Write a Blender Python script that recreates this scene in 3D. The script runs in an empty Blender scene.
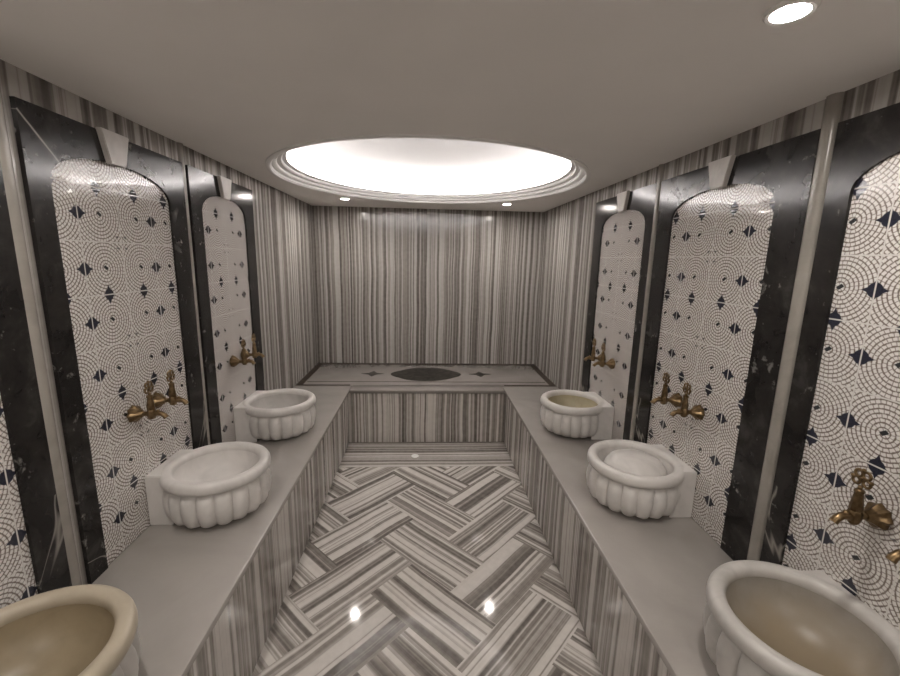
import bpy, bmesh, math, random
from mathutils import Vector, Matrix
random.seed(7)
S = bpy.context.scene
COL = S.collection
PI = math.pi

# ------------------------------------------------------------------ room dimensions (metres)
XL, XR = -1.290, 1.360          # side walls
FL, FR = -1.275, 1.345          # faces of the dark stone frames
YB, YF = 4.962, -1.05           # back wall, wall behind the viewer
ZC = 2.367                      # ceiling
ZB = 0.542                      # bench tops
BL, BR = -0.741, 0.803          # bench fronts
YP, YJ = 3.905, 4.03            # platform front, joint of platform and side benches

# ------------------------------------------------------------------ node helpers
class V:
    """a float socket with arithmetic"""
    def __init__(s, nt, sock): s.nt, s.s = nt, sock
    def _op(s, op, *o, clamp=False):
        n = s.nt.nodes.new('ShaderNodeMath'); n.operation = op; n.use_clamp = clamp
        for i, a in enumerate((s,) + o):
            if isinstance(a, V): s.nt.links.new(a.s, n.inputs[i])
            else: n.inputs[i].default_value = a
        return V(s.nt, n.outputs[0])
    def __add__(s, o): return s._op('ADD', o)
    def __sub__(s, o): return s._op('SUBTRACT', o)
    def __mul__(s, o): return s._op('MULTIPLY', o)
    def __truediv__(s, o): return s._op('DIVIDE', o)
    def floor(s): return s._op('FLOOR')
    def fract(s): return s._op('FRACT')
    def abs(s): return s._op('ABSOLUTE')
    def sqrt(s): return s._op('SQRT')
    def pow(s, o): return s._op('POWER', o)
    def lt(s, o): return s._op('LESS_THAN', o)
    def gt(s, o): return s._op('GREATER_THAN', o)
    def mx(s, o): return s._op('MAXIMUM', o)
    def mn(s, o): return s._op('MINIMUM', o)
    def atan2(s, o): return s._op('ARCTAN2', o)
    def inv(s): return (s * -1.0) + 1.0
    def below(s, edge, soft):
        """1 well under edge, 0 over it"""
        n = s.nt.nodes.new('ShaderNodeMapRange'); n.clamp = True
        s.nt.links.new(s.s, n.inputs[0])
        n.inputs[1].default_value = edge - soft; n.inputs[2].default_value = edge + soft
        n.inputs[3].default_value = 1; n.inputs[4].default_value = 0
        return V(s.nt, n.outputs[0])

def new_mat(name, rough=.4, color=(.5, .5, .5), metallic=0, spec=.5, coat=0):
    m = bpy.data.materials.new(name); m.use_nodes = True
    b = m.node_tree.nodes['Principled BSDF']
    b.inputs['Base Color'].default_value = (*color, 1); b.inputs['Roughness'].default_value = rough
    b.inputs['Metallic'].default_value = metallic; b.inputs['Specular IOR Level'].default_value = spec
    b.inputs['Coat Weight'].default_value = coat; b.inputs['Coat Roughness'].default_value = .03
    return m, m.node_tree, b

def coords(nt, kind='Object'):
    t = nt.nodes.new('ShaderNodeTexCoord'); s = nt.nodes.new('ShaderNodeSeparateXYZ')
    nt.links.new(t.outputs[kind], s.inputs[0])
    return t.outputs[kind], V(nt, s.outputs[0]), V(nt, s.outputs[1]), V(nt, s.outputs[2])

def noise(nt, vec=None, w=None, scale=5, detail=2, rough=.5, dist=0):
    n = nt.nodes.new('ShaderNodeTexNoise')
    if w is not None:
        n.noise_dimensions = '1D'; nt.links.new(w.s, n.inputs['W'])
    elif vec is not None: nt.links.new(vec, n.inputs['Vector'])
    n.inputs['Scale'].default_value = scale; n.inputs['Detail'].default_value = detail
    n.inputs['Roughness'].default_value = rough; n.inputs['Distortion'].default_value = dist
    return V(nt, n.outputs['Fac'])

def wnoise(nt, w):
    n = nt.nodes.new('ShaderNodeTexWhiteNoise'); n.noise_dimensions = '1D'
    nt.links.new(w.s, n.inputs['W']); return V(nt, n.outputs['Value'])

def ramp(nt, v, stops, interp='LINEAR'):
    n = nt.nodes.new('ShaderNodeValToRGB'); r = n.color_ramp; r.interpolation = interp
    while len(r.elements) < len(stops): r.elements.new(.5)
    for e, (p, c) in zip(r.elements, stops):
        e.position = p; e.color = (*c, 1) if len(c) == 3 else c
    nt.links.new(v.s, n.inputs[0]); return n.outputs[0]

def mix(nt, f, a, b, mode='MIX'):
    n = nt.nodes.new('ShaderNodeMix'); n.data_type = 'RGBA'; n.blend_type = mode
    for i, x in ((0, f), (6, a), (7, b)):
        if isinstance(x, V): nt.links.new(x.s, n.inputs[i])
        elif hasattr(x, 'links') or hasattr(x, 'is_linked'): nt.links.new(x, n.inputs[i])
        else: n.inputs[i].default_value = x if i == 0 else (*x, 1)
    return n.outputs[2]

def bump(nt, b, h, strength=.2, dist=.01):
    n = nt.nodes.new('ShaderNodeBump'); n.inputs['Strength'].default_value = strength
    n.inputs['Distance'].default_value = dist; nt.links.new(h.s, n.inputs['Height'])
    nt.links.new(n.outputs[0], b.inputs['Normal'])

# ------------------------------------------------------------------ materials
DARK, BROWN, MID, PALE = (.100, .088, .078), (.190, .170, .153), (.310, .286, .262), (.540, .512, .482)

def stripe_nodes(nt, vec, t, slab=None, fine=1.0, wide=1.0, gain=1.0, con=1.2):
    """striped marble: t (metres) runs across the stripes"""
    wob = noise(nt, vec, scale=1.7, detail=2)
    t = t + (wob - .5) * .03
    shade = None
    if slab:
        cell = (t / slab).floor()
        rnd = wnoise(nt, cell + 3.7)
        t = t + rnd * 31.0
        shade = rnd
    a = noise(nt, w=t, scale=9 * wide, detail=1)
    b = noise(nt, w=t + 11.3, scale=42 * fine, detail=1.5, rough=.6)
    c = noise(nt, w=t + 5.1, scale=120 * fine, detail=1)
    v = ((a - .5) * .85 + (b - .5) * 1.15 + (c - .5) * .42) * con + .5
    if shade: v = v + (shade - .5) * .12
    col = ramp(nt, v, [(.14, DARK), (.30, BROWN), (.42, (.235, .212, .192)), (.47, MID), (.55, (.37, .342, .315)), (.60, PALE), (.80, (.59, .562, .53))])
    grain = noise(nt, vec, scale=26, detail=4)
    col = mix(nt, .12, col, ramp(nt, grain, [(.3, (.12, .11, .10)), (.7, (.6, .57, .53))]))
    if gain != 1.0: col = mix(nt, 1.0, col, (gain, gain, gain), 'MULTIPLY')
    return col

def stripe_mat(name, axis, slab=None, rough=.16, fine=1.0, wide=1.0, kind='Object', gain=1.0, con=1.2, spec=.5):
    m, nt, b = new_mat(name, rough, spec=spec)
    vec, x, y, z = coords(nt, kind)
    nt.links.new(stripe_nodes(nt, vec, (x, y, z)[axis], slab, fine, wide, gain, con), b.inputs['Base Color'])
    return m

M = {}
M['stripe_x'] = stripe_mat('striped marble back', 0, fine=.8, gain=.76)
M['stripe_y'] = stripe_mat('striped marble side', 1, fine=.58, gain=.76, con=1.05)
M['stripe_front_y'] = stripe_mat('striped marble bench front', 1, slab=.42, fine=.55, wide=.8, rough=.1, gain=1.05)
M['stripe_front_x'] = stripe_mat('striped marble platform front', 0, slab=.38, fine=.75, rough=.12, gain=1.15)
M['stripe_border'] = stripe_mat('striped marble floor border', 1, fine=.75, rough=.12)
M['stripe_floor'] = stripe_mat('striped marble floor tiles', 0, fine=.55, wide=1.0, rough=.07, kind='UV', gain=1.08, con=1.45, spec=.2)

def plain_marble(name, c1, c2, rough=.3, vein=.15, scale=3.0):
    m, nt, b = new_mat(name, rough)
    vec, x, y, z = coords(nt)
    n = noise(nt, vec, scale=scale, detail=6, rough=.6, dist=.8)
    col = ramp(nt, n, [(.3, c2), (.62, c1)])
    v = (noise(nt, vec, scale=scale * .5, detail=3, dist=1.0) - .5).abs().below(.03, .03)
    col = mix(nt, v * vein, col, tuple(k * .55 for k in c2))
    nt.links.new(col, b.inputs['Base Color'])
    return m
M['bench'] = plain_marble('bench top marble', (.37, .345, .322), (.32, .298, .278), .22, .1, 2.2)
M['platform'] = plain_marble('platform marble', (.265, .245, .228), (.23, .212, .197), .2, .1, 3)
M['strip'] = plain_marble('half round strip marble', (.30, .278, .25), (.25, .23, .205), .24, .15, 6)
M['key'] = plain_marble('keystone marble', (.60, .57, .54), (.50, .475, .45), .3, .1, 8)
M['white'] = plain_marble('white basin marble', (.69, .665, .64), (.60, .58, .555), .33, .12, 7)
M['grey_white'] = plain_marble('grey white basin marble', (.52, .50, .475), (.43, .415, .39), .33, .18, 7)
M['cream'] = plain_marble('cream basin marble', (.44, .385, .30), (.385, .335, .255), .36, .1, 7)
M['cream_in'] = plain_marble('cream stained basin inside', (.285, .23, .15), (.24, .19, .12), .38, .1, 9)
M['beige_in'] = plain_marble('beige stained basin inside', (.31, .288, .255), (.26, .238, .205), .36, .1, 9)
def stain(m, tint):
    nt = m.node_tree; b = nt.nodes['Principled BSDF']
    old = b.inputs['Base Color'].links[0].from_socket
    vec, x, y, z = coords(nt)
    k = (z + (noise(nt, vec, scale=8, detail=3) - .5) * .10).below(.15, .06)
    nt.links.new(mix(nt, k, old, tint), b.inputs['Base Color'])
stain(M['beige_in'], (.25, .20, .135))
M['yellow_in'] = plain_marble('yellow stained basin inside', (.44, .395, .275), (.37, .325, .215), .38, .1, 9)

def dark_stone(name, line=None):
    m, nt, b = new_mat(name, .15, spec=.30)
    vec, x, y, z = coords(nt)
    n = noise(nt, vec, scale=7, detail=7, rough=.62, dist=.4)
    col = ramp(nt, n, [(.36, (.010, .009, .009)), (.56, (.021, .019, .018)), (.70, (.045, .043, .040))])
    fl = noise(nt, vec, scale=26, detail=5, rough=.6, dist=.3)
    big = noise(nt, vec, scale=5, detail=2)
    col = mix(nt, (fl * .7 + big * .3).below(.640, .035).inv() * .75, col, (.21, .205, .19))
    v = (noise(nt, vec, scale=1.5, detail=3, rough=.45, dist=.8) - .5).abs().below(.0025, .0025)
    gate = noise(nt, vec, scale=1.9, detail=1).gt(.56)
    col = mix(nt, v * gate * .8, col, (.30, .28, .25))
    if line:
        (ya, za), (yb, zb) = line
        L = math.hypot(yb - ya, zb - za); dy, dz = (yb - ya) / L, (zb - za) / L
        wob = (noise(nt, vec, scale=9, detail=2) - .5) * .012
        d = ((y - ya) * -dz + (z - za) * dy + wob).abs().below(.0028, .002)
        t = (y - ya) * dy + (z - za) * dz
        col = mix(nt, d * t.gt(0) * t.lt(L) * .85, col, (.34, .32, .29))
    nt.links.new(col, b.inputs['Base Color'])
    return m
M['dark'] = dark_stone('dark brown black marble')
M['dark_vein'] = dark_stone('dark marble with one pale vein', ((1.475 - 1.923, 2.235 - ZB), (1.605 - 1.923, 2.105 - ZB)))
M['dark_inlay'] = plain_marble('dark inlay stone', (.055, .043, .035), (.034, .026, .021), .5, .2, 12)
M['dark_inlay'].node_tree.nodes['Principled BSDF'].inputs['Specular IOR Level'].default_value = .02
M['medallion'] = plain_marble('grey green medallion stone', (.060, .055, .047), (.030, .028, .025), .5, .3, 14)

def tile_mat():
    m, nt, b = new_mat('spiral mosaic tiles', .05, spec=.6)
    vec, U, Vv, _ = coords(nt, 'UV')
    x = U.fract() - .5; y = Vv.fract() - .5
    iu = U.floor(); iv = Vv.floor()
    r = (x * x + y * y).sqrt()
    rot = wnoise(nt, iu * 3.1 + iv * 7.7)
    th = ((y.atan2(x) / (2 * PI)) + rot + 1.0).fract()
    p = .066
    s = r / p + th
    k = s.floor(); fr = s.fract()
    n = (k * 5.6 + 2.0).floor()
    ft = (th * n).fract()
    gapn = noise(nt, vec, scale=22, detail=2)
    brick = ((fr - .5).abs() + (gapn - .5) * .42).below(.345, .09) * (((ft - .5).abs().below(.41, .07)) * .85 + .15)
    jit = noise(nt, vec, scale=14, detail=2)
    white = mix(nt, jit, (.62, .595, .57), (.83, .805, .775))
    col = mix(nt, brick, (.185, .150, .128), white)
    # small dark leaf in the middle of each spiral
    cen = ((x + .012).abs() / .080 + (y - .005).abs() / .062).below(1.0, .12) * (x * .8 + y).gt(-.022)
    col = mix(nt, cen, col, (.028, .030, .032))
    # corner flecks where no flower stands
    du = ((U / 2.0 + .5).fract() - .5) * 2.0       # 0 on even seams
    dv = ((Vv / 2.0 + .5).fract() - .5) * 2.0
    ou = du.abs().inv(); ov = dv.abs().inv()        # 0 on odd seams
    fle = ((ou - .11).abs() / .050 + (ov - .11).abs() / .026).below(1.0, .2)
    col = mix(nt, fle * .75, col, (.05, .047, .05))
    # tulips straddling every second seam
    def tulip(a, c):
        A, Cc = a.abs(), c.abs()
        belly = (A * A + c * c).sqrt() / .112
        side = A / .190 + Cc / .085
        tip = A / .080 + Cc / .165
        return belly.mn(side).mn(tip).below(1.0, .05)
    t = tulip(du, y).mx(tulip(dv, x))
    vein = noise(nt, vec, scale=38, detail=1)
    navy = mix(nt, vein, (.012, .012, .020), (.036, .038, .058))
    col = mix(nt, t, col, navy)
    # joints between the tiles
    e = (x.abs() * -1.0 + .5).mn(y.abs() * -1.0 + .5)
    g = e.below(.011, .004)
    col = mix(nt, g, col, (.66, .64, .61))
    nt.links.new(col, b.inputs['Base Color'])
    wav = noise(nt, vec, scale=2.6, detail=1)
    h = brick * .25 + wav * 1.6 - g * .8
    bump(nt, b, h, .05, .01)
    return m
M['tile'] = tile_mat()

M['medallion'].node_tree.nodes['Principled BSDF'].inputs['Specular IOR Level'].default_value = .02
def paint(name, c, rough=.6):
    m, nt, b = new_mat(name, rough)
    vec, x, y, z = coords(nt)
    n = noise(nt, vec, scale=3, detail=3)
    nt.links.new(ramp(nt, n, [(.3, tuple(k * .965 for k in c)), (.7, c)]), b.inputs['Base Color'])
    return m
M['ceiling'] = paint('ceiling paint', (.86, .835, .81), .65)
M['dome'] = paint('dome plaster', (.86, .845, .835), .7)
M['mould'] = paint('white moulding paint', (.86, .845, .83), .5)

def brass():
    m, nt, b = new_mat('aged brass', .38, metallic=1)
    vec, *_ = coords(nt)
    n = noise(nt, vec, scale=60, detail=3)
    nt.links.new(ramp(nt, n, [(.3, (.12, .080, .042)), (.7, (.25, .175, .095))]), b.inputs['Base Color'])
    return m
M['brass'] = brass()
M['chrome'], _, _ = new_mat('chrome', .42, (.95, .95, .95), metallic=1)
M['dull'], _, _ = new_mat('dark grate gap', .5, (.05, .05, .05))
M['plastic'] = paint('white lamp ring', (.78, .76, .74), .4)

def glow(name, col, strength):
    m = bpy.data.materials.new(name); m.use_nodes = True
    nt = m.node_tree; nt.nodes.clear()
    e = nt.nodes.new('ShaderNodeEmission'); o = nt.nodes.new('ShaderNodeOutputMaterial')
    e.inputs[0].default_value = (*col, 1); e.inputs[1].default_value = strength
    nt.links.new(e.outputs[0], o.inputs[0]); return m
M['lamp'] = glow('lamp lens', (1.0, .93, .865), 335)
M['cove'] = glow('cove strip', (1.0, .955, .94), 34)

# ------------------------------------------------------------------ mesh helpers
def link(o, parent=None):
    COL.objects.link(o)
    if parent is not None: o.parent = parent
    return o

def obj(name, bm, mats, parent=None, smooth=False, recalc=True):
    if recalc: bmesh.ops.recalc_face_normals(bm, faces=bm.faces)
    me = bpy.data.meshes.new(name); bm.to_mesh(me); bm.free()
    for m in (mats if isinstance(mats, (list, tuple)) else [mats]): me.materials.append(m)
    if smooth:
        for p in me.polygons: p.use_smooth = True
        if smooth is not True:
            me.set_sharp_from_angle(angle=math.radians(smooth))
    return link(bpy.data.objects.new(name, me), parent)

def empty(name, label, cat, loc=(0, 0, 0), rz=0, group=None):
    o = bpy.data.objects.new(name, None); o.empty_display_size = .1
    COL.objects.link(o); o.location = loc; o.rotation_euler = (0, 0, rz)
    o['label'] = label; o['category'] = cat
    if group: o['group'] = group
    return o

def struct(o): o['kind'] = 'structure'; return o

def box(bm, x0, x1, y0, y1, z0, z1, bev=0):
    vs = [bm.verts.new((x, y, z)) for x in (x0, x1) for y in (y0, y1) for z in (z0, z1)]
    fs = [bm.faces.new([vs[i] for i in q]) for q in ((0, 1, 3, 2), (4, 6, 7, 5), (0, 4, 5, 1), (2, 3, 7, 6), (0, 2, 6, 4), (1, 5, 7, 3))]
    if bev:
        es = {e for f in fs for e in f.edges}
        bmesh.ops.bevel(bm, geom=list(es), offset=bev, segments=2, affect='EDGES', profile=.5)
    return fs

def boxm(*a, **k):
    bm = bmesh.new(); box(bm, *a, **k); return bm

def prism(bm, pts, axis, a, b):
    """closed outline pts (2D) extruded along axis from a to b"""
    def P(p, t):
        l = list(p); l.insert(axis, t); return l
    v0 = [bm.verts.new(P(p, a)) for p in pts]; v1 = [bm.verts.new(P(p, b)) for p in pts]
    bm.faces.new(v0); bm.faces.new(list(reversed(v1)))
    n = len(pts)
    for i in range(n): bm.faces.new((v0[i], v0[(i + 1) % n], v1[(i + 1) % n], v1[i]))

def lathe(bm, prof, n=48, axis='Z', mod=None, close=False, mat=0):
    """prof: (r, h) list; mod(r, h, i, theta) -> (r, h)"""
    rings = []
    for i, (r, h) in enumerate(prof):
        if r <= 1e-6:
            rings.append([bm.verts.new((0, 0, h) if axis == 'Z' else (h, 0, 0))]); continue
        ring = []
        for j in range(n):
            t = 2 * PI * j / n
            rr, hh = mod(r, h, i, t) if mod else (r, h)
            c, s = rr * math.cos(t), rr * math.sin(t)
            ring.append(bm.verts.new((c, s, hh) if axis == 'Z' else (hh, c, s)))
        rings.append(ring)
    pairs = list(zip(rings, rings[1:])) + ([(rings[-1], rings[0])] if close else [])
    for a, b in pairs:
        for j in range(n):
            q = [a[j % len(a)], a[(j + 1) % n % len(a)], b[(j + 1) % n % len(b)], b[j % len(b)]]
            q = list(dict.fromkeys(q))
            if len(q) > 2: bm.faces.new(q).material_index = mat
    return rings

def torus(bm, c, R, r, normal='X', n=16, m=8):
    g = []
    for i in range(n):
        a = 2 * PI * i / n; row = []
        for j in range(m):
            b = 2 * PI * j / m
            u, v, w = (R + r * math.cos(b)) * math.cos(a), (R + r * math.cos(b)) * math.sin(a), r * math.sin(b)
            p = {'X': (w, u, v), 'Y': (u, w, v), 'Z': (u, v, w)}[normal]
            row.append(bm.verts.new(Vector(c) + Vector(p)))
        g.append(row)
    for i in range(n):
        for j in range(m):
            bm.faces.new((g[i][j], g[(i + 1) % n][j], g[(i + 1) % n][(j + 1) % m], g[i][(j + 1) % m]))

def tube(bm, pts, rads, n=12):
    pts = [Vector(p) for p in pts]; rings = []
    for i, p in enumerate(pts):
        d = (pts[min(i + 1, len(pts) - 1)] - pts[max(i - 1, 0)]).normalized()
        u = d.cross(Vector((0, 1, 0))); u = u.normalized() if u.length > 1e-4 else Vector((1, 0, 0)); w = d.cross(u)
        rings.append([bm.verts.new(p + (u * math.cos(2 * PI * j / n) + w * math.sin(2 * PI * j / n)) * rads[i]) for j in range(n)])
    for a, b in zip(rings, rings[1:]):
        for j in range(n): bm.faces.new((a[j], a[(j + 1) % n], b[(j + 1) % n], b[j]))
    bm.faces.new(rings[0]); bm.faces.new(rings[-1])

def ball(bm, c, r, seg=12):
    bmesh.ops.create_uvsphere(bm, u_segments=seg, v_segments=seg // 2 + 1, radius=r, matrix=Matrix.Translation(c))

# ------------------------------------------------------------------ shell
T = .12
struct(obj('wall_back', boxm(XL - T, XR + T, YB, YB + T, 0, ZC), M['stripe_x']))
struct(obj('wall_left', boxm(XL - T, XL, YF, YB, 0, ZC), M['stripe_y']))
struct(obj('wall_right', boxm(XR, XR + T, YF, YB, 0, ZC), M['stripe_y']))
struct(obj('wall_front', boxm(XL - T, XR + T, YF - T, YF, 0, ZC), M['ceiling']))

# ceiling with the oval opening
EX, EY, EA, EB = .030, 3.235, 1.085, 1.145
def ellipse_pt(a, off=0): return (EX + (EA + off) * math.cos(a), EY + (EB + off) * math.sin(a))
def make_ceiling():
    bm = bmesh.new()
    rx0, rx1, ry0, ry1 = XL - T, XR + T, YF - T, YB + T
    angs = [2 * PI * i / 144 for i in range(144)]
    for cx, cy in ((rx0, ry0), (rx1, ry0), (rx1, ry1), (rx0, ry1)):
        angs.append(math.atan2(cy - EY, cx - EX) % (2 * PI))
    angs = sorted(set(angs))
    inn, out = [], []
    for a in angs:
        c, s = math.cos(a), math.sin(a)
        # direction from the centre; the hole vertex lies on the same ray
        rr = 1 / math.sqrt((c / EA) ** 2 + (s / EB) ** 2)
        ts = [((rx1 if c > 0 else rx0) - EX) / c if abs(c) > 1e-9 else 1e9, ((ry1 if s > 0 else ry0) - EY) / s if abs(s) > 1e-9 else 1e9]
        t = min(x for x in ts if x > 0)
        inn.append((EX + rr * c, EY + rr * s)); out.append((EX + t * c, EY + t * s))
    n = len(angs)
    lo_i = [bm.verts.new((*p, ZC)) for p in inn]; lo_o = [bm.verts.new((*p, ZC)) for p in out]
    for i in range(n):
        j = (i + 1) % n
        bm.faces.new((lo_i[i], lo_o[i], lo_o[j], lo_i[j]))
    for f in bm.faces:
        if f.normal.z > 0: f.normal_flip()
    return bm
ceil = struct(obj('ceiling', make_ceiling(), M['ceiling'], recalc=False))

def ellipse_sweep(prof, mat, name, parent=None, n=160, closed=True, smooth=True):
    """prof: (offset from the hole edge, z); offset shrinks both half axes, the y one a little less"""
    bm = bmesh.new(); rings = []
    for o, z in prof:
        if o is None:
            rings.append([bm.verts.new((EX, EY, z))]); continue
        ky = EB / EA if o < -.4 else .72
        rings.append([bm.verts.new((EX + (EA + o) * math.cos(2 * PI * i / n), EY + (EB + o * ky) * math.sin(2 * PI * i / n), z)) for i in range(n)])
    prs = list(zip(rings, rings[1:])) + ([(rings[-1], rings[0])] if closed else [])
    for a, b in prs:
        for i in range(n):
            j = (i + 1) % n
            q = list(dict.fromkeys([a[i % len(a)], a[j % len(a)], b[j % len(b)], b[i % len(b)]]))
            if len(q) > 2: bm.faces.new(q)
    return obj(name, bm, mat, parent, smooth)
def bead(o0, z0, o1, z1, bulge, n=6):
    """rounded step between two profile points, bulging down and inwards"""
    out = []
    for i in range(n + 1):
        t = i / n; k = math.sin(PI * t)
        out.append((o0 + (o1 - o0) * t, z0 + (z1 - z0) * t - bulge * k))
    return out
prof = [(.032, ZC - .001), (.030, ZC - .007), (.022, ZC - .010), (.004, ZC - .011), (.0, ZC - .009)]
for k, (o, z0, z1) in enumerate(((-.001, ZC - .006, ZC + .011), (-.034, ZC + .016, ZC + .034), (-.068, ZC + .038, ZC + .056))):
    for i in range(7):
        t = i / 6
        prof.append((o - .006 * math.sin(PI * t) - .003 * t, z0 + (z1 - z0) * t))
    prof.append((o - .004, z1 + .004))
prof += [(-.100, ZC + .061), (-.103, ZC + .064), (-.101, ZC + .068), (-.092, ZC + .068), (-.088, ZC + .060), (-.060, ZC + .058), (.012, ZC + .030), (.028, ZC + .004)]
struct(ellipse_sweep(prof, M['mould'], 'trim_5', smooth=40))
dome_prof = [(.02, ZC + .003), (.02, ZC + .055)]
for i in range(15):
    t = i / 14 * PI / 2
    o = (EA + .02) * math.cos(t) - EA
    dome_prof.append((o, ZC + .055 + .25 * math.sin(t)) if i < 14 else (None, ZC + .305))
dome = struct(ellipse_sweep(dome_prof, M['dome'], 'ceiling_dome', closed=False))
ellipse_sweep([(-.046, ZC + .070), (-.030, ZC + .070), (-.030, ZC + .079), (-.046, ZC + .079)], M['cove'], 'light_strip', dome, smooth=False)['label'] = 'glowing light strip behind the oval moulding'

# floor: herringbone of striped tiles, cut to the strip between the benches
def clip(poly, ax, val, keep_less):
    out = []
    for i in range(len(poly)):
        a, b = poly[i], poly[(i + 1) % len(poly)]
        ina = (a[ax] <= val) == keep_less or abs(a[ax] - val) < 1e-9; inb = (b[ax] <= val) == keep_less or abs(b[ax] - val) < 1e-9
        if ina: out.append(a)
        if ina != inb:
            t = (val - a[ax]) / (b[ax] - a[ax])
            out.append(tuple(a[k] + (b[k] - a[k]) * t for k in range(4)))
    return out
def make_floor():
    bm = bmesh.new(); uvl = bm.loops.layers.uv.new('UVMap')
    w = .31; r2 = math.sqrt(.5); ox, oy = .372, 2.210
    def W(i, j):                       # grid axes turned by 45 degrees: i up right, j up left
        return (ox + (i - j) * w * r2, oy + (i + j) * w * r2)
    def add(poly, seed):
        poly = clip(poly, 0, BL - .02, False); poly = clip(poly, 0, BR + .02, True) if poly else poly
        poly = clip(poly, 1, YF, False) if poly else poly; poly = clip(poly, 1, 3.40, True) if poly else poly
        if len(poly) < 3: return
        f = bm.faces.new([bm.verts.new((p[0], p[1], 0)) for p in poly])
        for l, p in zip(f.loops, poly): l[uvl].uv = (p[2] + seed * 7.31, p[3] + seed * .17)
        if f.normal.z < 0: f.normal_flip()
    seed = 0
    for i in range(-24, 24):
        for j in range(-24, 24):
            k = (i - j) % 4
            if k == 0: cells = ((i, j), (i + 2, j + 1), 0)
            elif k == 3: cells = ((i, j), (i + 1, j + 2), 1)
            else: continue
            (a, b), (c, d), o = cells
            seed += 1
            pts = []
            for (p, q) in ((a, b), (c, b), (c, d), (a, d)):
                X, Y = W(p, q)
                uu = (q - b) * w if o == 0 else (p - a) * w
                vv = (p - a) * w if o == 0 else (q - b) * w
                pts.append((X, Y, uu, vv))
            add(pts, (seed * 37) % 211)
    return bm
struct(obj('floor', make_floor(), M['stripe_floor'], recalc=False))
struct(obj('trim_6', boxm(BL - .02, BR + .02, 3.402, YP + .05, -.03, .0), M['stripe_border']))

# half-round marble strips between the arches
def half_round(name, wx, sgn, y, r):
    pts = [(y + r * math.cos(a), sgn * r * .8 * math.sin(a)) for a in [PI * i / 16 for i in range(17)]]
    bm = bmesh.new()
    prism(bm, [(wx + d - sgn * .012, yy) for yy, d in pts], 2, ZB, ZC - .001)
    return struct(obj(name, bm, M['strip'], smooth=50))
half_round('trim_1', XL + .012, 1, 1.414, .027)
half_round('trim_2', XL + .012, 1, 2.390, .021)
half_round('trim_3', XR - .012, -1, 1.436, .028)
half_round('trim_4', XR - .012, -1, 2.478, .021)

# ------------------------------------------------------------------ benches and platform
def bench(label, wx, fx, sgn):
    o = empty('marble_bench', label, 'bench', (wx, YJ, 0))
    o['label'] = label
    def loc(a, b): return (a - wx, b - wx) if a < b else (b - wx, a - wx)
    bm = bmesh.new()
    x0, x1 = loc(wx + sgn * .0012, fx + sgn * .012)
    box(bm, x0, x1, YF - YJ + .002, -.0012, ZB - .032, ZB, .008)
    obj('bench_top', bm, M['bench'], o, 40)
    x0, x1 = loc(wx + sgn * .0012, fx)
    obj('bench_front', boxm(x0, x1, YF - YJ + .002, -.0012, .0008, ZB - .032), M['stripe_front_y'], o)
    return o
bench('long marble bench carrying the basin with the cream coloured rim', XL, BL, 1)
bench('long marble bench carrying the basin with an upturned bowl inside', XR, BR, -1)

pf = empty('marble_platform', 'pale marble platform with dark inlaid medallion against the striped back wall', 'platform', (0, YB, 0))
def pl(name, bm, m, smooth=False):
    bmesh.ops.translate(bm, verts=bm.verts, vec=(0, -YB, 0))
    return obj(name, bm, m, pf, smooth)
bm = bmesh.new(); box(bm, XL + .0012, XR - .0012, YJ, YB - .0012, ZB - .032, ZB + .004, .003)
box(bm, BL + .016, BR - .016, YP - .02, YJ + .03, ZB - .032, ZB + .004, .008)
pl('top_slab', bm, M['platform'], 40)
bm = boxm(BL + .0015, BR - .0015, YP, YJ, .0008, ZB - .0335); box(bm, XL + .0012, XR - .0012, YJ, YB - .0012, .0008, ZB - .032)
pl('front_panel', bm, M['stripe_front_x'])
ZI = ZB + .004
def inlay(name, pts, m, h=.0025):
    b = bmesh.new(); prism(b, pts, 2, ZI - .004, ZI + h); return pl(name, b, m)
def rect(x0, x1, y0, y1): return [(x0, y0), (x1, y0), (x1, y1), (x0, y1)]
inlay('border_strip', [(-1.275, 4.05), (-1.215, 4.05), (-1.215, 4.86), (-1.275, 4.93)], M['dark_inlay'])
inlay('border_strip', [(1.345, 4.05), (1.285, 4.05), (1.285, 4.86), (1.345, 4.93)], M['dark_inlay'])
inlay('border_strip', [(-1.275, 4.93), (-1.215, 4.875), (1.285, 4.875), (1.345, 4.93)], M['dark_inlay'])
inlay('border_strip', rect(-1.275, -.745, 4.033, 4.062), M['dark_inlay'])
inlay('border_strip', rect(.81, 1.345, 4.033, 4.062), M['dark_inlay'])
inlay('line_inlay', rect(-1.20, 1.27, 4.16, 4.175), M['dark_inlay'], .0015)
# medallion: a broad oval with pointed ends
mp = []
for i in range(64):
    a = 2 * PI * i / 64
    c, s = math.cos(a), math.sin(a)
    k = 1 + .16 * max(0, abs(c) - .86) / .14
    mp.append((.012 + .335 * c * k, 4.463 + .27 * s))
inlay('medallion_inlay', mp, M['medallion'])
for cx in (-.575, .615):
    inlay('diamond_inlay', [(cx - .125, 4.47), (cx - .045, 4.44), (cx, 4.36), (cx + .045, 4.44), (cx + .125, 4.47), (cx + .045, 4.50), (cx, 4.58), (cx - .045, 4.50)], M['medallion'])

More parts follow.
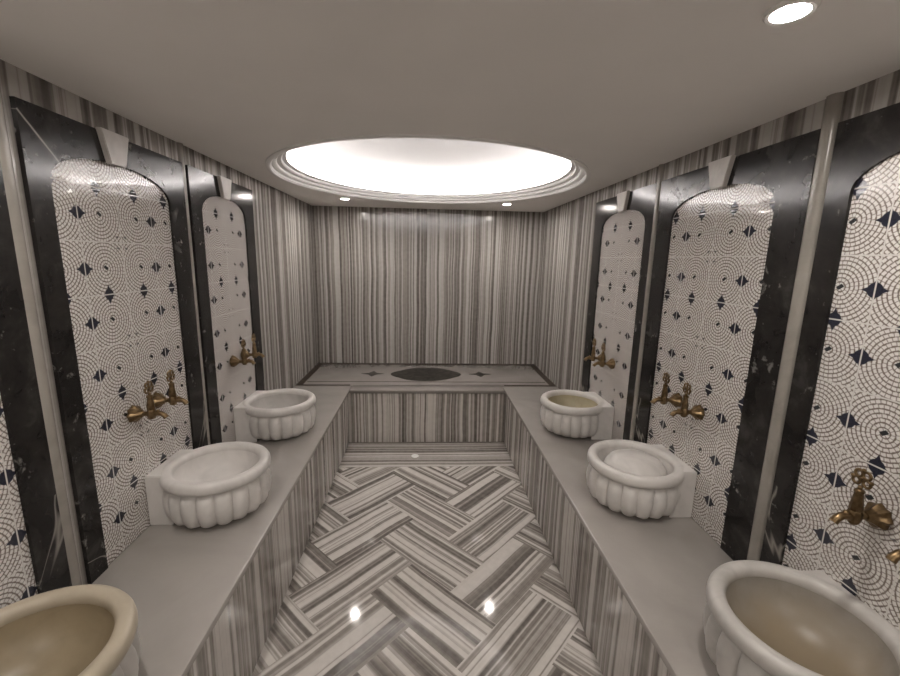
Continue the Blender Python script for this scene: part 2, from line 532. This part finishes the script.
# ------------------------------------------------------------------ arched wall niches
SPRING, RISE, FTOP = 2.03, .125, 2.268
def niche(label, side, y0, y1, a0, a1, useam, pitch, key_y, stone='dark'):
    sgn = 1 if side == 'L' else -1
    wx, fx = (XL, FL) if side == 'L' else (XR, FR)
    o = empty('arched_niche', label, 'wall niche', (wx, (y0 + y1) / 2, ZB), group='arched tile niches along the walls')
    cx, cy, cz = wx, (y0 + y1) / 2, ZB
    def put(name, bm, m, parent=o, smooth=False):
        bmesh.ops.translate(bm, verts=bm.verts, vec=(-cx, -cy, -cz))
        return obj(name, bm, m, parent, smooth)
    mid, hw = (a0 + a1) / 2, (a1 - a0) / 2
    pts = [(a0, ZB), (y0, ZB), (y0, FTOP), (y1, FTOP), (y1, ZB), (a1, ZB)]
    for i in range(33):
        t = PI * i / 32
        c, s = math.cos(t), math.sin(t)
        u = math.copysign(abs(c) ** (2 / 2.3), c); z = abs(s) ** (2 / 2.3)
        pts.append((mid + hw * u, SPRING + RISE * z))
    # stone frame, built as quads so that it stays clean: front, back and rim
    bm = bmesh.new()
    prism(bm, pts, 0, wx, fx)
    put('stone_frame', bm, M[stone])
    # mosaic panel set back inside the opening
    bm = bmesh.new(); uvl = bm.loops.layers.uv.new('UVMap')
    tx = wx + sgn * .004
    box(bm, min(wx, tx), max(wx, tx), a0 - .015, a1 + .015, ZB, SPRING + RISE + .03)
    for f in bm.faces:
        for l in f.loops:
            l[uvl].uv = ((l.vert.co.y - useam) / pitch, (l.vert.co.z - 2.048) / .208)
    put('tile_panel', bm, M['tile'])
    # keystone
    bm = bmesh.new()
    prism(bm, [(key_y - .078, FTOP + .006), (key_y - .043, 2.148), (key_y + .043, 2.148), (key_y + .078, FTOP + .006)], 0, fx - sgn * .002, fx + sgn * .022)
    bmesh.ops.bevel(bm, geom=list(bm.edges), offset=.003, segments=2, affect='EDGES')
    put('keystone', bm, M['key'], smooth=40)
    return o
niche('dark marble arch mostly out of view above the basin with a cream coloured rim', 'L', .47, 1.412, .60, 1.283, 1.255, .212, .94)
niche('dark marble arch with a pale diagonal vein at its upper corner', 'L', 1.474, 2.372, 1.56, 2.237, 1.667, .211, 1.872, 'dark_vein')
niche('dark marble arch nearest the platform, above the farthest greyish basin', 'L', 2.424, 3.262, 2.535, 3.125, 2.608, .211, 2.815)
niche('dark marble arch with the largest looking mosaic spirals, above the biggest basin', 'R', .45, 1.396, .60, 1.312, 1.187, .216, .95)
niche('dark marble arch behind the basin holding an upturned bowl', 'R', 1.460, 2.436, 1.603, 2.300, 1.727, .2165, 1.930)
niche('dark marble arch nearest the platform, above the basin with a yellow inside', 'R', 2.488, 3.368, 2.575, 3.232, 2.674, .2245, 2.885)

# ------------------------------------------------------------------ wash basins
def cut_flat(bm, x):
    """the stone is sawn flat where it meets the wall"""
    bmesh.ops.bisect_plane(bm, geom=list(bm.verts) + list(bm.edges) + list(bm.faces), plane_co=(x, 0, 0), plane_no=(-1, 0, 0), clear_outer=True)
    bmesh.ops.holes_fill(bm, edges=[e for e in bm.edges if e.is_boundary])

def basin(label, wx, sgn, c, R, hw, shell, inside, rimmat, n_lobes, H=.253, group='fluted marble basins on the benches'):
    """c: plan centre; local +X points into the room"""
    D = abs(c[0] - wx)
    o = empty('wash_basin', label, 'basin', (c[0], c[1], ZB), 0 if sgn > 0 else PI, group)
    n = n_lobes * 10
    # outer fluted belly and hollow, one closed shape
    outer = [(0, .012), (R - .115, .012), (R - .108, .0), (R - .094, .001), (R - .090, .014), (R - .062, .024), (R - .040, .040), (R - .026, .066), (R - .019, .095), (R - .017, .125), (R - .019, .150), (R - .024, .172), (R - .031, .185), (R - .034, .192), (R - .034, H - .02)]
    amp = [0, 0, 0, 0, .007, .014, .019, .021, .021, .021, .020, .016, .008, 0, 0]
    def mod(r, h, i, t):
        k = abs(math.cos(n_lobes * t / 2)) ** .6
        a = amp[i] * k
        dn = -a * .55 if h < .07 else 0
        return r + a - amp[i] * .36, max(h + dn, .0)
    bm = bmesh.new()
    ro = lathe(bm, outer, n, mod=mod)
    Ri = R - .050
    inn = [(Ri, H - .02), (Ri - .004, H - .05), (Ri - .016, H - .09), (Ri - .040, H - .125), (Ri - .075, H - .152), (Ri - .12, H - .168), (max(Ri - .17, .01), H - .175), (0, H - .176)]
    ri = lathe(bm, inn, n, mat=1)
    for j in range(n):
        bm.faces.new((ro[-1][j], ro[-1][(j + 1) % n], ri[0][(j + 1) % n], ri[0][j]))
    if R > D - .012: cut_flat(bm, -D + .006)
    obj('bowl', bm, [shell, inside], o, 55)
    bm = bmesh.new()
    rp = [(R - .030, H - .054), (R - .016, H - .055), (R - .006, H - .050), (R - .001, H - .040), (R, H - .028), (R - .002, H - .016), (R - .007, H - .007), (R - .015, H - .002), (R - .026, H), (R - .038, H - .002), (R - .046, H - .007), (R - .051, H - .016), (R - .053, H - .030), (R - .050, H - .045)]
    lathe(bm, rp, 96, close=True)
    if R > D - .006: cut_flat(bm, -D + .006)
    obj('rim', bm, rimmat, o, 60)
    # block that carries the bowl back to the wall
    rb = R - .036
    ph = math.asin(min(hw / rb, .93))
    pts = [(-D + .0055, -hw), (-D + .0055, hw)]
    for i in range(17):
        a = PI - ph + 2 * ph * i / 16
        pts.append((rb * math.cos(a), rb * math.sin(a)))
    bm = bmesh.new(); prism(bm, pts, 2, 0, H - .004)
    es = [e for e in bm.edges if len(e.link_faces) == 2 and (e.verts[0].co.x < -D + .02 or e.verts[1].co.x < -D + .02)]
    bmesh.ops.bevel(bm, geom=es, offset=.004, segments=2, affect='EDGES')
    obj('back_block', bm, shell, o, 40)
    return o
basin('wash basin with a cream rim and brownish inside, cut off at the bottom corner', XL, 1, (-1.028, .945), .247, .15, M['grey_white'], M['cream_in'], M['cream'], 18)
basin('white round wash basin with plain pale inside, next to the cream rimmed one', XL, 1, (-1.024, 1.975), .243, .142, M['white'], M['white'], M['white'], 18)
basin('plain empty greyish wash basin nearest the platform', XL, 1, (-1.045, 2.925), .25, .19, M['white'], M['grey_white'], M['white'], 18)
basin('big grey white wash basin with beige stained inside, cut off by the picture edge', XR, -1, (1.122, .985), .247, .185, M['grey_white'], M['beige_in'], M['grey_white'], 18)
rm = basin('bright white wash basin holding an upturned bowl', XR, -1, (1.113, 1.985), .238, .16, M['white'], M['white'], M['white'], 18)
basin('wash basin with yellowish stained inside at the platform end', XR, -1, (1.112, 2.928), .236, .178, M['white'], M['yellow_in'], M['white'], 18)

# upturned bowl lying in the small basin
tb = empty('washing_bowl', 'pale upturned bowl lying inside the bright white basin', 'bowl', (1.118, 1.985, ZB + .154))
bm = bmesh.new()
lathe(bm, [(0, .112), (.05, .110), (.095, .100), (.131, .080), (.151, .050), (.158, .018), (.160, 0), (.155, 0), (.153, .018), (.146, .048), (.127, .076), (.093, .095), (.049, .105), (0, .107)], 48)
bmesh.ops.translate(bm, verts=bm.verts, vec=(0, 0, 0))
obj('bowl_shell', bm, M['white'], tb, True)
bm = bmesh.new(); torus(bm, (0, 0, .004), .1575, .005, 'Z', 48, 8)
obj('bowl_edge', bm, M['white'], tb, True)

# ------------------------------------------------------------------ brass taps
def make_tap():
    o = empty('brass_tap', 'tap', 'tap', group='brass taps above the basins')
    bm = bmesh.new()
    lathe(bm, [(0, .0), (.030, .0), (.036, .004), (.037, .010), (.033, .020), (.025, .030), (.019, .038), (.017, .044), (.013, .050), (0, .050)], 32, 'X',
          mod=lambda r, h, i, t: (r * (1 + (.10 if 1 < i < 7 else 0) * math.cos(8 * t)), h))
    obj('wall_flange', bm, M['brass'], o, 35)
    bm = bmesh.new()
    tube(bm, [(.045, 0, 0), (.075, 0, 0)], [.0105, .0105], 16)
    pr = [(0, -.022), (.012, -.022), (.016, -.016), (.019, -.004), (.019, .012), (.015, .020), (.0165, .026), (.014, .050), (.0105, .074), (.013, .078), (.013, .084), (.007, .088), (0, .088)]
    b2 = bmesh.new(); lathe(b2, pr, 8); bmesh.ops.translate(b2, verts=b2.verts, vec=(.084, 0, 0))
    me = bpy.data.meshes.new('t'); b2.to_mesh(me); b2.free(); bm.from_mesh(me); bpy.data.meshes.remove(me)
    obj('tap_body', bm, M['brass'], o, 35)
    bm = bmesh.new()
    tube(bm, [(.098, 0, 0), (.112, 0, .003), (.126, 0, .001), (.138, 0, -.007), (.146, 0, -.018)], [.0125, .0115, .011, .011, .012], 14)
    ball(bm, (.112, 0, .012), .008)
    sp = obj('spout', bm, M['brass'], o, 40)
    bm = bmesh.new()
    tube(bm, [(.084, 0, .086), (.084, 0, .098)], [.006, .006], 10)
    hd = obj('handle', bm, M['brass'], o, True)
    bm = bmesh.new()
    for a, b in ((-.0145, .110), (.0145, .110), (-.011, .133), (.011, .133)): torus(bm, (.084, a, b), .0105, .0042, 'X', 16, 8)
    for a, b in ((0, .121), (-.026, .118), (.026, .118), (0, .146)): ball(bm, (.084, a, b), .006)
    obj('pierced_grip', bm, M['brass'], hd, True)
    return o
tap0 = make_tap()
def copy_tree(o, parent=None):
    c = o.copy(); COL.objects.link(c)
    if parent is not None: c.parent = parent
    for ch in [x for x in bpy.data.objects if x.parent == o]: copy_tree(ch, c)
    return c
taps = [
    ('L', 1.81, 1.105, 'brass tap nearer the viewer of the pair above the round white basin'),
    ('L', 1.970, 1.112, 'brass tap farther along of the pair above the round white basin'),
    ('L', 2.768, 1.105, 'brass tap nearer the viewer of the pair above the farthest greyish basin'),
    ('L', 2.935, 1.112, 'brass tap beside the dark frame edge above the farthest greyish basin'),
    ('R', .885, 1.075, 'brass tap only partly in view at the picture edge above the biggest basin'),
    ('R', 1.04, 1.080, 'large brass tap fully in view above the biggest basin'),
    ('R', 1.868, 1.088, 'brass tap nearer the viewer of the pair above the basin with the upturned bowl'),
    ('R', 2.045, 1.090, 'brass tap farther along of the pair above the basin with the upturned bowl'),
    ('R', 2.835, 1.088, 'brass tap nearer the viewer of the pair above the yellow stained basin'),
    ('R', 3.00, 1.090, 'brass tap farther along of the pair above the yellow stained basin'),
]
for i, (sd, y, z, lab) in enumerate(taps):
    o = tap0 if i == 0 else copy_tree(tap0)
    o.location = ((XL + .005) if sd == 'L' else (XR - .005), y, z)
    o.rotation_euler = (0, 0, 0 if sd == 'L' else PI)
    o['label'] = lab

# ------------------------------------------------------------------ ceiling spots and drain
def downlight(label, x, y):
    o = empty('ceiling_spotlight', label, 'light', (x, y, ZC), group='round ceiling spotlights')
    bm = bmesh.new()
    lathe(bm, [(.036, -.001), (.038, -.007), (.046, -.008), (.051, -.004), (.052, 0), (.037, 0)], 40, close=True)
    obj('ring', bm, M['plastic'], o, 40)
    bm = bmesh.new(); lathe(bm, [(0, -.002), (.036, -.002), (.036, -.0005), (0, -.0005)], 32)
    obj('lens', bm, M['lamp'], o)
    return o
downlight('small lit ceiling spotlight at the platform end, on the plain greyish basin side', -.80, 4.30)
downlight('small lit ceiling spotlight at the platform end, on the yellow stained basin side', .812, 4.345)
downlight('large lit ceiling spotlight at the top edge of the picture', .812, 1.010)
downlight('ceiling spotlight above the basin with the cream coloured rim', -.80, 1.010)
downlight('added fill spotlight behind the viewer, on the cream rimmed basin side', -.80, -.55)  # unseen pair of lamps, added to brighten the near half of the room
downlight('added fill spotlight behind the viewer, on the biggest basin side', .812, -.55)  # second of the added pair, also out of view

dr = empty('floor_drain', 'small shiny metal drain in the striped floor border before the platform', 'drain', (-.084, 3.604, 0))
bm = bmesh.new(); lathe(bm, [(.024, 0), (.034, 0), (.035, .002), (.031, .004), (.025, .004)], 32, close=True)
obj('drain_ring', bm, M['chrome'], dr, 40)
bm = bmesh.new(); lathe(bm, [(0, .0), (.025, .0), (.025, .003), (.018, .0045), (0, .005)], 32)
obj('drain_cover', bm, M['chrome'], dr, 40)

# ------------------------------------------------------------------ camera, world, view
f, pitch, yaw, roll = 415.57, .1862, .0605, .0212
fw = Vector((math.sin(yaw) * math.cos(pitch), math.cos(yaw) * math.cos(pitch), -math.sin(pitch)))
rt = Vector((math.cos(yaw), -math.sin(yaw), 0)); up = rt.cross(fw)
r2, u2 = rt * math.cos(roll) + up * math.sin(roll), up * math.cos(roll) - rt * math.sin(roll)
cd = bpy.data.cameras.new('camera'); cam = bpy.data.objects.new('camera', cd); COL.objects.link(cam)
cd.sensor_fit = 'HORIZONTAL'; cd.sensor_width = 36; cd.lens = f * 36 / 900; cd.clip_start = .02
mw = Matrix.Identity(4)
for i in range(3): mw[i][0], mw[i][1], mw[i][2] = r2[i], u2[i], -fw[i]
mw.translation = (0, 0, 1.8); cam.matrix_world = mw
S.camera = cam
wd = bpy.data.worlds.new('world'); S.world = wd; wd.use_nodes = True
wd.node_tree.nodes['Background'].inputs[0].default_value = (0, 0, 0, 1)
S.view_settings.view_transform = 'Standard'; S.view_settings.look = 'None'
S.view_settings.exposure = 1.07; S.view_settings.gamma = 1; S.view_settings.use_curve_mapping = False
S.cycles.use_denoising = True
S.cycles.max_bounces = 10; S.cycles.diffuse_bounces = 6; S.cycles.glossy_bounces = 5
S.cycles.sample_clamp_indirect = 6
